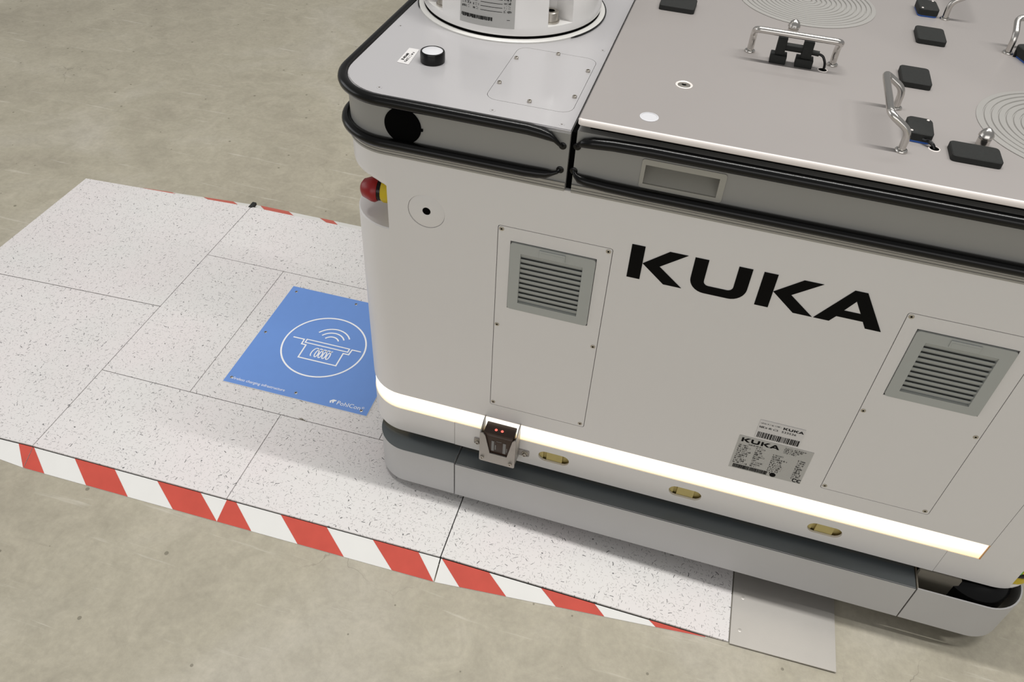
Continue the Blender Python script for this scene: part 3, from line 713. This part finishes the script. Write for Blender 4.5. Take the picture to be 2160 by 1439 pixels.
# round black sensor windows on the front and on the left end
bm = bmesh.new(); lathe(bm, [(.0225, 0), (.0225, .0022), (.0205, .0030), (0, .0030)], 40, 0, Matrix.Translation((.1408, .0006, .6815)) @ Matrix.Rotation(PI / 2, 4, 'X')); box(bm, .1615, .1655, -.0020, .0, .6790, .6820); obj('sensor_window', bm, DARK, rob)
bm = bmesh.new(); lathe(bm, [(.0225, 0), (.0225, .0080), (.0200, .0105), (0, .0105)], 40, 0, Matrix.Translation((X0 - .0004, .088, .6815)) @ Matrix.Rotation(-PI / 2, 4, 'Y')); obj('sensor_window', bm, BLACK, rob)

# deck
def deckfoot(i, x1=.3372):
    return foot(i, 0, X0, x1 + i, rr=False)
HX = (.2262, .3288, .0370, .1860)
bm = bmesh.new(); hatch = rrect(HX[0], HX[2], HX[1], HX[3], .014, 4)
plate(bm, deckfoot(.0008), [hatch], DZ, GZ - .0010, XY); plate(bm, deckfoot(.0020), [hatch], GZ - .0010, GZ, XY)
dk = obj('arm_deck', bm, DECK, rob, smooth=False); dk['label'] = 'light grey glossy deck plate'
bm = bmesh.new(); plate(bm, rrect(HX[0] + .0005, HX[2] + .0005, HX[1] - .0005, HX[3] - .0005, .0136, 4), [], DZ + .0001, GZ, XY); ht = obj('hatch_cover', bm, DECK, dk, smooth=False)
for x, y in ((.2324, .1494), (.2784, .1803), (.3239, .1478), (.3236, .0764), (.2777, .0462), (.2321, .0782)):
    bm = bmesh.new(); lathe(bm, [(.0026, 0), (.0026, .0024), (.0022, .0028), (.0013, .0028), (.0013, .0012), (0, .0012)], 12, 0, Matrix.Translation((x, y, GZ))); obj('cap_screw', bm, BOLT, dk)
for x, y in ((.0640, .1848), (.1068, .0158), (.2441, .0121), (.3246, .0098), (.3285, .2151)): screw('deck_screw', dk, (x, y, GZ), .0034, .0012, ms=[DECK, BOLT], h=.0004)
bm = bmesh.new(); lathe(bm, [(.0148, 0), (.0152, .003), (.0152, .0115), (.0146, .0132), (.0130, .0138), (.0126, .0130)], 32, 0, Matrix.Translation((.1392, .1035, GZ)), cap=False)
pb = obj('push_button', bm, BLACK, dk); pb['label'] = 'black round push button with pale cap'
bm = bmesh.new(); lathe(bm, [(.0126, .0080), (.0126, .0130), (.0115, .0136), (0, .0138)], 32, 0, Matrix.Translation((.1392, .1035, GZ))); obj('button_cap', bm, mat('button_cap', (.62, .62, .64), .35), pb)
def stk(x, y, d):
    return (.1060 + (x), .1048 + y, d)
bm = bmesh.new(); flat(bm, [(-.0065, .0222), (.0066, .0222), (.0098, -.0218), (-.0058, -.0205)], stk, GZ + .0004)
sl = objt('button_label', bm, PAPER, dk)
bm = bmesh.new()
rm = lambda x, y, d: stk(-y, x, d)
for k in range(2): marks(bm, -.0125 - .004 * k, .0005 - .0052 * k, .018 + .010 * k, .0046, rm, GZ + .0007, 11 + k)
objt('label_text', bm, INK, sl)

# big right plate
PZ0, PZ1 = .7253, .7333
TX = .3441
def plate_outline(q):
    x0, y0, x1, y1 = TX + q, -.0042 + q, 1.0830 - q, .6342 - q; rs, rb = .0050 - q, .066 - q
    return arc(x1 - rb, y1 - rb, rb, 0, 90, 10) + arc(x0 + rs, y1 - rs, rs, 90, 180, 3) + arc(x0 + rs, y0 + rs, rs, 180, 270, 3) + arc(x1 - rb, y0 + rb, rb, 270, 360, 10)
bm = bmesh.new(); o = plate_outline(0); ins = plate_outline
loft(bm, [ins(.001), o, o, ins(.0010), ins(.0022)], (PZ0, PZ0 + .001, PZ1 - .0022, PZ1 - .0006, PZ1))
for f in bm.faces:
    pass
tp = obj('top_plate', bm, PLATE, rob); tp['label'] = 'warm grey top plate with two ridged circles'
tp.data.materials.append(EDGE)
for p in tp.data.polygons:
    if p.normal.y < -0.15 and p.center.z > PZ0 + .0022: p.material_index = 1
# ridged circles: real concentric ridges on a thin disc
def ridged(cx, cy, R, n, nm='ridged_disc'):
    bm = bmesh.new(); prof = [(R, 0), (R, .0008)]; st = R / n
    for k in range(1, n):
        a = R - st * k; prof += [(a + .0011, .0016), (a + .0005, .0002), (a - .0005, .0002), (a - .0011, .0014)]
    prof += [(0, .0014)]
    lathe(bm, prof, 128, 0, Matrix.Translation((cx, cy, PZ1)), cap=False)
    o = obj(nm, bm, RID, tp); finish(o, 60); return o
RID = mat('ridged_clear', (.33, .32, .30), .40, coat=.15, noise=.03)
ridged(.5746, .4511, .0952, 14); ridged(.8680, .1650, .1010, 13)
# round insert and blank sticker
bm = bmesh.new(); lathe(bm, [(.0100, 0), (.0100, .0006), (.0088, .0012), (.0074, .0002)], 28, 0, Matrix.Translation((.4420, .1190, PZ1)), cap=False)
lathe(bm, [(.0074, .0003), (.0060, .0004), (.0030, .0008), (.0028, .0002)], 20, 1, Matrix.Translation((.4420, .1190, PZ1)), cap=False); lathe(bm, [(.0028, .0003), (0, .0003)], 12, 2, Matrix.Translation((.4420, .1190, PZ1)), cap=False); obj('threaded_insert', bm, [EDGE, BOLT, DARK], tp)
bm = bmesh.new(); lathe(bm, [(.0103, 0), (.0103, .0004), (.0086, .0007), (.0086, .0003), (0, .0003)], 28, 0, Matrix.Translation((.4158, .0280, PZ1))); obj('round_sticker', bm, mat('pale_sticker', (.62, .62, .64), .3), tp)
# cranked handles
def handle(nm, pts):
    bm = bmesh.new(); tube(bm, smoothpath(pts, .009, 6), .0040, 12)
    h = obj(nm, bm, STEEL, tp)
    for p in (pts[0], pts[-1]):
        bm = bmesh.new(); lathe(bm, [(.0066, 0), (.0068, .0010), (.0062, .0022), (.0042, .0026)], 20, 0, Matrix.Translation((p[0], p[1], PZ1)), cap=False); obj('collar', bm, STEEL, h)
    return h
H1, H2 = PZ1 + .0235, PZ1 + .0385
handle('grab_handle', [(.5085, .2445, PZ1), (.5085, .2445, H1), (.5085, .2200, H2), (.6090, .2200, H2), (.6090, .2440, H1), (.6090, .2440, PZ1)])
handle('grab_handle', [(.6788, .1545, PZ1), (.6788, .1545, H1), (.6550, .1545, H2), (.6550, .0542, H2), (.6780, .0542, H1), (.6780, .0542, PZ1)])
handle('grab_handle', [(.7627, .4639, PZ1), (.7627, .4639, H1), (.7865, .4639, H2), (.7865, .5640, H2), (.7627, .5640, H1), (.7627, .5640, PZ1)])
handle('grab_handle', [(.8317, .3741, PZ1), (.8317, .3741, H1), (.8317, .3985, H2), (.9330, .3985, H2), (.9330, .3741, H1), (.9330, .3741, PZ1)])
# rubber pads
def pad(cx, cy, sx, sy, h=.0072, rz=0.0):
    bm = bmesh.new(); p = lambda q: rrect(-sx / 2 + q, -sy / 2 + q, sx / 2 - q, sy / 2 - q, .0045 - q * .5, 4)
    loft(bm, [p(0), p(0), p(.0009)], (0, h - .0009, h)); return obj('rubber_pad', bm, SOFTBLACK, tp, loc=(cx, cy, PZ1), rot=(0, 0, rz))
pad(.4035, .3530, .0480, .0400); pad(.7350, .3815, .0365, .0460); pad(.7050, .2395, .0345, .0480); pad(.7520, .0690, .0500, .0330)
# reader heads with cable, beside handles
def reader(cx, cy, rz=0.0, h=.0110, cable=None):
    bm = bmesh.new(); q = lambda i: rrect(-.0135 + i, -.0195 + i, .0135 - i, .0195 - i, .006 - i * .5, 5)
    loft(bm, [q(.0006), q(.0006)], (0, .0022), 1); loft(bm, [q(0), q(0), q(.0009)], (.0022, h - .0009, h), 0)
    r = obj('reader_head', bm, [SOFTBLACK, BLUE2], tp, loc=(cx, cy, PZ1), rot=(0, 0, rz)); r['label'] = 'small black sensor head with a blue underside'
    for sx, sy in ((-.0095, -.0150), (.0085, .0155)):
        bm = bmesh.new(); lathe(bm, [(.0016, 0), (.0014, .0004), (0, .0004)], 10, 0, Matrix.Translation((sx, sy, h))); obj('head_screw', bm, EDGE, r)
    if cable:
        bm = bmesh.new(); tube(bm, smoothpath(cable, .006), .0021, 8); obj('cable', bm, BLACK, r).matrix_parent_inverse = (Matrix.Translation((cx, cy, PZ1)) @ Matrix.Rotation(rz, 4, 'Z')).inverted()
    return r
reader(.6975, .0985, -.04, cable=[(.7010, .0800, PZ1 + .005), (.7050, .0760, PZ1 + .006), (.7105, .0740, PZ1 + .004), (.7135, .0725, PZ1 - .001)])
reader(.7385, .4790, .06)
reader(.8560, .3600, .4, h=.014, cable=[(.8450, .3640, PZ1 + .008), (.8400, .3680, PZ1 + .008), (.8390, .3660, PZ1 + .002), (.8385, .3655, PZ1 - .001)])
def cable_hole(x, y):
    bm = bmesh.new(); lathe(bm, [(.0062, 0), (.0060, .0006), (.0052, .0008), (.0050, .0003)], 20, 0, Matrix.Translation((x, y, PZ1)), cap=False); lathe(bm, [(.0050, .0003), (0, .0003)], 20, 1, Matrix.Translation((x, y, PZ1)), cap=False); obj('cable_hole', bm, [EDGE, DARK], tp)
cable_hole(.7130, .0722); cable_hole(.5975, .2245)
# black two-post switch under the first handle
bm = bmesh.new(); RY = .2200
for x0, x1 in ((.5330, .5525), (.5635, .5840)):
    box(bm, x0, x1, RY, RY + .016, PZ1, PZ1 + .0105, bev=.0008); box(bm, x0 + .0045, x1 - .0040, RY + .002, RY + .014, PZ1 + .0105, PZ1 + .0320, bev=.0012)
tube(bm, [(.5440, RY + .008, PZ1 + .0200), (.5740, RY + .008, PZ1 + .0200)], .0048, 14)
tube(bm, [(.5790, RY + .008, PZ1 + .0180), (.5885, RY + .008, PZ1 + .0175)], .0032, 12)
sw = obj('latch_switch', bm, SOFTBLACK, tp); sw['label'] = 'black two-post latch switch under the handle'
bm = bmesh.new(); tube(bm, smoothpath([(.5870, RY + .008, PZ1 + .0175), (.5935, RY + .0065, PZ1 + .0165), (.5985, RY + .0050, PZ1 + .0080), (.5985, RY + .0045, PZ1 - .001)], .007), .0016, 8); obj('cable', bm, BLACK, sw)
# locating cones
def cone(x, y):
    bm = bmesh.new(); lathe(bm, [(.0068, 0), (.0068, .0090), (.0056, .0100), (.0056, .0108), (.0080, .0116), (.0078, .0136), (.0056, .0180), (.0018, .0212), (0, .0216)], 24, 0, Matrix.Translation((x, y, PZ1))); return obj('locating_pin', bm, STEEL, tp)
cone(.5580, .3180); cone(.7635, .0985)

# KUKA lettering on the side, each letter its own piece
H_, Lo = .5843, .5350
KS = [(.4248, Lo), (.4407, Lo), (.4407, H_), (.4248, H_)]
KA = [(.4409, .5596), (.4697, H_), (.4913, H_), (.4612, .5600), (.4916, Lo), (.4696, Lo)]
def letter(polys, holes=()):
    bm = bmesh.new()
    for i, p in enumerate(polys): flat(bm, p, XZ, -.0006, holes=holes if i == 0 else (), th=-.0004)
    return objt('letter', bm, INK, rob)
letter([KS, KA]); dK = .5783 - .4248
letter([[(x + dK, z) for x, z in KS], [(x + dK, z) for x, z in KA]])
U = [(.4993, H_), (.5153, H_)] + [(.5153, .5530)] + arc(.5215, .5530, .0062, 180, 270, 5)[1:] + arc(.5436, .5530, .0062, 270, 360, 5) + [(.5498, H_), (.5657, H_)] + arc(.5657 - .0190, .5540, .0190, 0, -90, 8) + arc(.4993 + .0190, .5540, .0190, 270, 180, 8)
letter([U])
letter([[(.6466, Lo), (.6786, .5850), (.6926, .5850), (.7228, Lo), (.7050, Lo), (.6998, .5440), (.6702, .5440), (.6644, Lo)]], [[(.6756, .5543), (.6848, .5705), (.6942, .5543)]])

# type plate and barcode sticker
def kuka(bm, x, z, hgt, mp, d, w=None):
    s = (hgt / (H_ - Lo)); sx = s if w is None else w / (.7228 - .4248)
    t = lambda P: [(x + (a - .4248) * sx, z + (b - Lo) * s) for a, b in P]
    for P in (KS, KA, [(a + dK, b) for a, b in KS], [(a + dK, b) for a, b in KA], U): flat(bm, t(P), mp, d)
    flat(bm, t([(.6466, Lo), (.6786, .5850), (.6926, .5850), (.7228, Lo), (.7050, Lo), (.6998, .5440), (.6702, .5440), (.6644, Lo)]), mp, d, holes=[t([(.6756, .5543), (.6848, .5705), (.6942, .5543)])])
FXZ = lambda x, z, d: (x, -d, z)
bm = bmesh.new(); flat(bm, rect(.6151, .2388, .7143, .3083), FXZ, .0004); tplate = objt('type_plate', bm, SILVER, rob); tplate['label'] = 'silver type plate with small print'
bm = bmesh.new(); d = .0008
kuka(bm, .6195, .2970, .0080, FXZ, d, .0510)
marks(bm, .6300, .2925, .0190, .0032, FXZ, d, 5)
rnd = random.Random(3)
for k in range(10):
    marks(bm, .6185, .2885 - .0042 * k, rnd.uniform(.009, .020), .0040, FXZ, d, 20 + k); marks(bm, .6420, .2885 - .0042 * k, rnd.uniform(.007, .016), .0040, FXZ, d, 40 + k)
    marks(bm, .6660, .2840 - .0042 * k, rnd.uniform(.009, .020), .0040, FXZ, d, 60 + k); marks(bm, .6995, .2840 - .0042 * k, rnd.uniform(.006, .011), .0040, FXZ, d, 80 + k)
for k in range(4): marks(bm, .6770, .3032 - .0032 * k, .027 - .003 * k, .0034, FXZ, d, 100 + k)
x = .6200
while x < .6670:
    w_ = rnd.choice((.0005, .0008, .0012)); flat(bm, rect(x, .2408, x + w_, .2482), FXZ, d); x += w_ + rnd.choice((.0003, .0005))
flat(bm, arc(.6755, .2440, .0042, 0, 360, 16)[:-1], FXZ, d)
stroke(bm, arc(.7058, .2440, .0030, 50, 310, 10), .0011, FXZ, d); stroke(bm, arc(.7118, .2440, .0030, 50, 310, 10), .0011, FXZ, d); stroke(bm, [(.7090, .2440), (.7112, .2440)], .0010, FXZ, d)
objt('small_print', bm, INK, tplate)
bm = bmesh.new(); flat(bm, rect(.6335, .3105, .6925, .3470), FXZ, .0006); bst = objt('barcode_sticker', bm, PAPER, rob); bst['label'] = 'white sticker with a barcode'
bm = bmesh.new(); d = .0010; kuka(bm, .6650, .3385, .0042, FXZ, d, .0265)
marks(bm, .6352, .3405, .0265, .0030, FXZ, d, 7); marks(bm, .6352, .3325, .0060, .0044, FXZ, d, 8); text(bm, '#', .6428, .3325, .0044, FXZ, d); marks(bm, .6475, .3325, .0120, .0044, FXZ, d, 9); text(bm, '533536', .6640, .3320, .0052, FXZ, d, sx=1.25)
x = .6360
while x < .6895:
    w_ = rnd.choice((.0006, .0010, .0016)); flat(bm, rect(x, .3130, x + w_, .3240), FXZ, d); x += w_ + rnd.choice((.0005, .0008, .0012))
objt('sticker_print', bm, INK, bst)

# reader in a steel bracket on the lower cover
BX0, BX1, BY = .2540, .3108, -.0270
bm = bmesh.new()
outer = [(BX0 + .002, .1385), (BX1 - .002, .1385), (BX1, .1405), (BX1, .2035), (BX1 - .0035, .2035), (BX1 - .006, .1995), (BX1 - .0130, .1605), (BX0 + .0165, .1605), (BX0 + .0085, .1995), (BX0 + .0055, .2035), (BX0, .2035), (BX0, .1405)]
plate(bm, outer, [], BY, BY + .0018, XZ)
for x in (BX0, BX1 - .0015):
    t = [(BY + .0009, .1450), (-.0010, .1400), (-.0010, .2150), (-.0120, .2130), (BY + .0009, .2035)]
    plate(bm, t, [], x, x + .0015, lambda a, b, c: (c, a, b))
for xa, xb in ((BX0 - .0165, BX0 + .001), (BX1 - .001, BX1 + .0165)): plate(bm, rrect(xa, .1430, xb, .1565, .002, 2), [], -.0022, -.0008, XZ)
bk = obj('reader_bracket', bm, BRKT, rob, smooth=False); bk['label'] = 'bent steel bracket with a trapezoid window'
bm = bmesh.new(); box(bm, .2600, .3048, -.0245, -.0030, .1480, .2055, bev=.0010); box(bm, .2592, .3056, -.0250, -.0030, .1990, .2060, bev=.0008)
rd = obj('code_reader', bm, BROWN, bk); rd['label'] = 'dark brown optical reader with two red lights'
for x in (.2765, .2860):
    bm = bmesh.new(); lathe(bm, [(.0022, 0), (.0018, .0008), (0, .0012)], 12, 0, Matrix.Translation((x, -.0165, .2060))); obj('red_light', bm, LEDR, bk)
bm = bmesh.new()
for x0, x1, z0, z1 in ((.2725, .2765, .1660, .1890), (.2905, .2950, .1650, .1890), (.2782, .2796, .1700, .1810), (.2963, .2972, .1700, .1790), (.2800, .2880, .1895, .1903), (.2780, .2782, .170, .188)): flat(bm, rect(x0, z0, x1, z1), FXZ, .0250)
objt('reader_label', bm, mat('reader_label', (.20, .20, .20), .5), bk)
for x in (.2590, .3040):
    bm = bmesh.new(); lathe(bm, [(.0030, 0), (.0030, .0026), (.0024, .0032), (.0014, .0032), (.0014, .0016), (0, .0016)], 14, 0, Matrix.Translation((x, BY, .1480)) @ Matrix.Rotation(PI / 2, 4, 'X')); obj('bolt', bm, BOLT, bk)
for x in (.2440, .3205):
    bm = bmesh.new(); R_ = Matrix.Translation((x, -.0022, .1497)) @ Matrix.Rotation(PI / 2, 4, 'X'); lathe(bm, [(.0052, 0), (.0052, .0008), (.0046, .0010)], 18, 0, R_); lathe(bm, [(.0032, .001), (.0032, .0042), (.0026, .0048), (.0015, .0048), (.0015, .0028), (0, .0028)], 14, 0, R_); obj('bolt', bm, BOLT, bk)

# ------------------------------------------------------------------ robot arm standing on the deck
AC = (.1790, .3145)
arm = thing('robot_arm', 'glossy white round base of a robot arm bolted to the grey deck', 'robot arm', (AC[0], AC[1], GZ))
bm = bmesh.new(); lathe(bm, [(.1300, 0), (.1300, .0020), (.1285, .0032), (.1180, .0036)], 96, 0, cap=False); obj('flange_ring', bm, mat('flange_white', (.66, .65, .62), .35), arm)
bm = bmesh.new(); tube(bm, [(.1306 * math.cos(math.radians(a)), .1306 * math.sin(math.radians(a)), .0014) for a in range(-38, 212, 4)], [.0003] + [.0012] * 61 + [.0003], 6); obj('seal', bm, BLACK, arm)
bm = bmesh.new(); lathe(bm, [(.1228, .003), (.1228, .0066)], 96, 0); obj('shadow_gap', bm, DARK, arm)
bm = bmesh.new(); n = 144
pock = [(-52, -37), (-138.5, -123.5), (38, 53), (128, 143)]
def rr_(th, z, inside):
    r = .1238 - .05 * max(0, z - .012) - max(0, .0030 - (z - .0055)) * .8
    if z > .085: r -= (z - .085) * .18
    if inside:
        for a, b in pock:
            if a <= th <= b: r = min(r, .0960)
    return r
zs = [(.0060, 0), (.0078, 0), (.0100, 0), (.0180, 0), (.0182, 1), (.03, 1), (.05, 1), (.0850, 1), (.0852, 0), (.10, 0), (.115, 0), (.13, 0), (.17, 0)]
rings = []
for z, i_ in zs:
    rings.append([bm.verts.new((rr_(t, z, i_) * math.cos(math.radians(t)), rr_(t, z, i_) * math.sin(math.radians(t)), z)) for t in [(-180 + 360 * k / n) for k in range(n)]])
for a, b in zip(rings, rings[1:]):
    for k in range(n): bm.faces.new((a[k], a[(k + 1) % n], b[(k + 1) % n], b[k]))
bm.faces.new(rings[0]); bm.faces.new(rings[-1]); obj('arm_base', bm, WHITE2, arm)
for ang in (-47.0, -131.0, 45.5, 135.5):
    a = math.radians(ang); x, y = .1075 * math.cos(a), .1075 * math.sin(a)
    bm = bmesh.new(); lathe(bm, [(.0118, 0), (.0118, .0020), (.0100, .0022), (.0100, .0132), (.0092, .0140), (.0050, .0140)], 24, 0, Matrix.Translation((x, y, .0182)), cap=False); lathe(bm, [(.0050, .0140), (.0050, .0060), (0, .0060)], 6, 1, Matrix.Translation((x, y, .0182)), cap=False); obj('mounting_bolt', bm, [BOLT, DARK], arm)
bm = bmesh.new(); lathe(bm, [(.098, .168), (.098, .176), (.092, .178)], 64, 0); obj('joint_ring', bm, SILVER, arm)
bm = bmesh.new(); lathe(bm, [(.094, .176), (.096, .20), (.094, .26), (.084, .32), (.078, .36), (.070, .39), (.04, .41), (0, .415)], 64, 0); obj('lower_link', bm, WHITE2, arm)
# type label bent round the base
RL = .1238
def cyl(deg, z, d):
    r = RL - .05 * max(0, z - .012) + d + .0003; a = math.radians(deg); return (r * math.cos(a), r * math.sin(a), z)
def cyl_patch(bm, a0, a1, z0, z1, d):
    m = 16
    for i in range(m):
        p = [cyl(a0 + (a1 - a0) * (i + s) / m, z, d) for s, z in ((0, z0), (1, z0), (1, z1), (0, z1))]
        bm.faces.new([bm.verts.new(q) for q in p])
bm = bmesh.new(); cyl_patch(bm, -107.3, -73.0, .0165, .080, .0002); al = objt('arm_label', bm, SILVER, arm)
bm = bmesh.new()
cm = lambda x, z, d: cyl(-107.3 + math.degrees(x / RL), .0165 + z, d)
x = .0025; rnd = random.Random(9)
while x < .0440:
    w_ = rnd.choice((.0006, .0010, .0014)); z0 = .0078 + rnd.choice((0, .0, .001)); p = [cm(x, z0, .0005), cm(x + w_, z0, .0005), cm(x + w_, .0125, .0005), cm(x, .0125, .0005)]; bm.faces.new([bm.verts.new(q) for q in p]); x += w_ + rnd.choice((.0003, .0006))
for k in range(9):
    z = .0200 + .0050 * k
    marks(bm, .0030, z, .012, .0042, cm, .0005, 120 + k); marks(bm, .0190, z, .007, .0042, cm, .0005, 140 + k); marks(bm, .0600, z, .009, .0042, cm, .0005, 160 + k)
    for q0 in range(8):
        xa, xb = .029 + q0 * .0036, .029 + (q0 + 1) * .0036; p = [cm(xa, z, .0005), cm(xb, z, .0005), cm(xb, z + .0006, .0005), cm(xa, z + .0006, .0005)]; bm.faces.new([bm.verts.new(q) for q in p])
p = [cm(.064, .0105, .0005), cm(.068, .0105, .0005), cm(.068, .0111, .0005), cm(.064, .0111, .0005)]; bm.faces.new([bm.verts.new(q) for q in p])
objt('label_print', bm, INK, al)
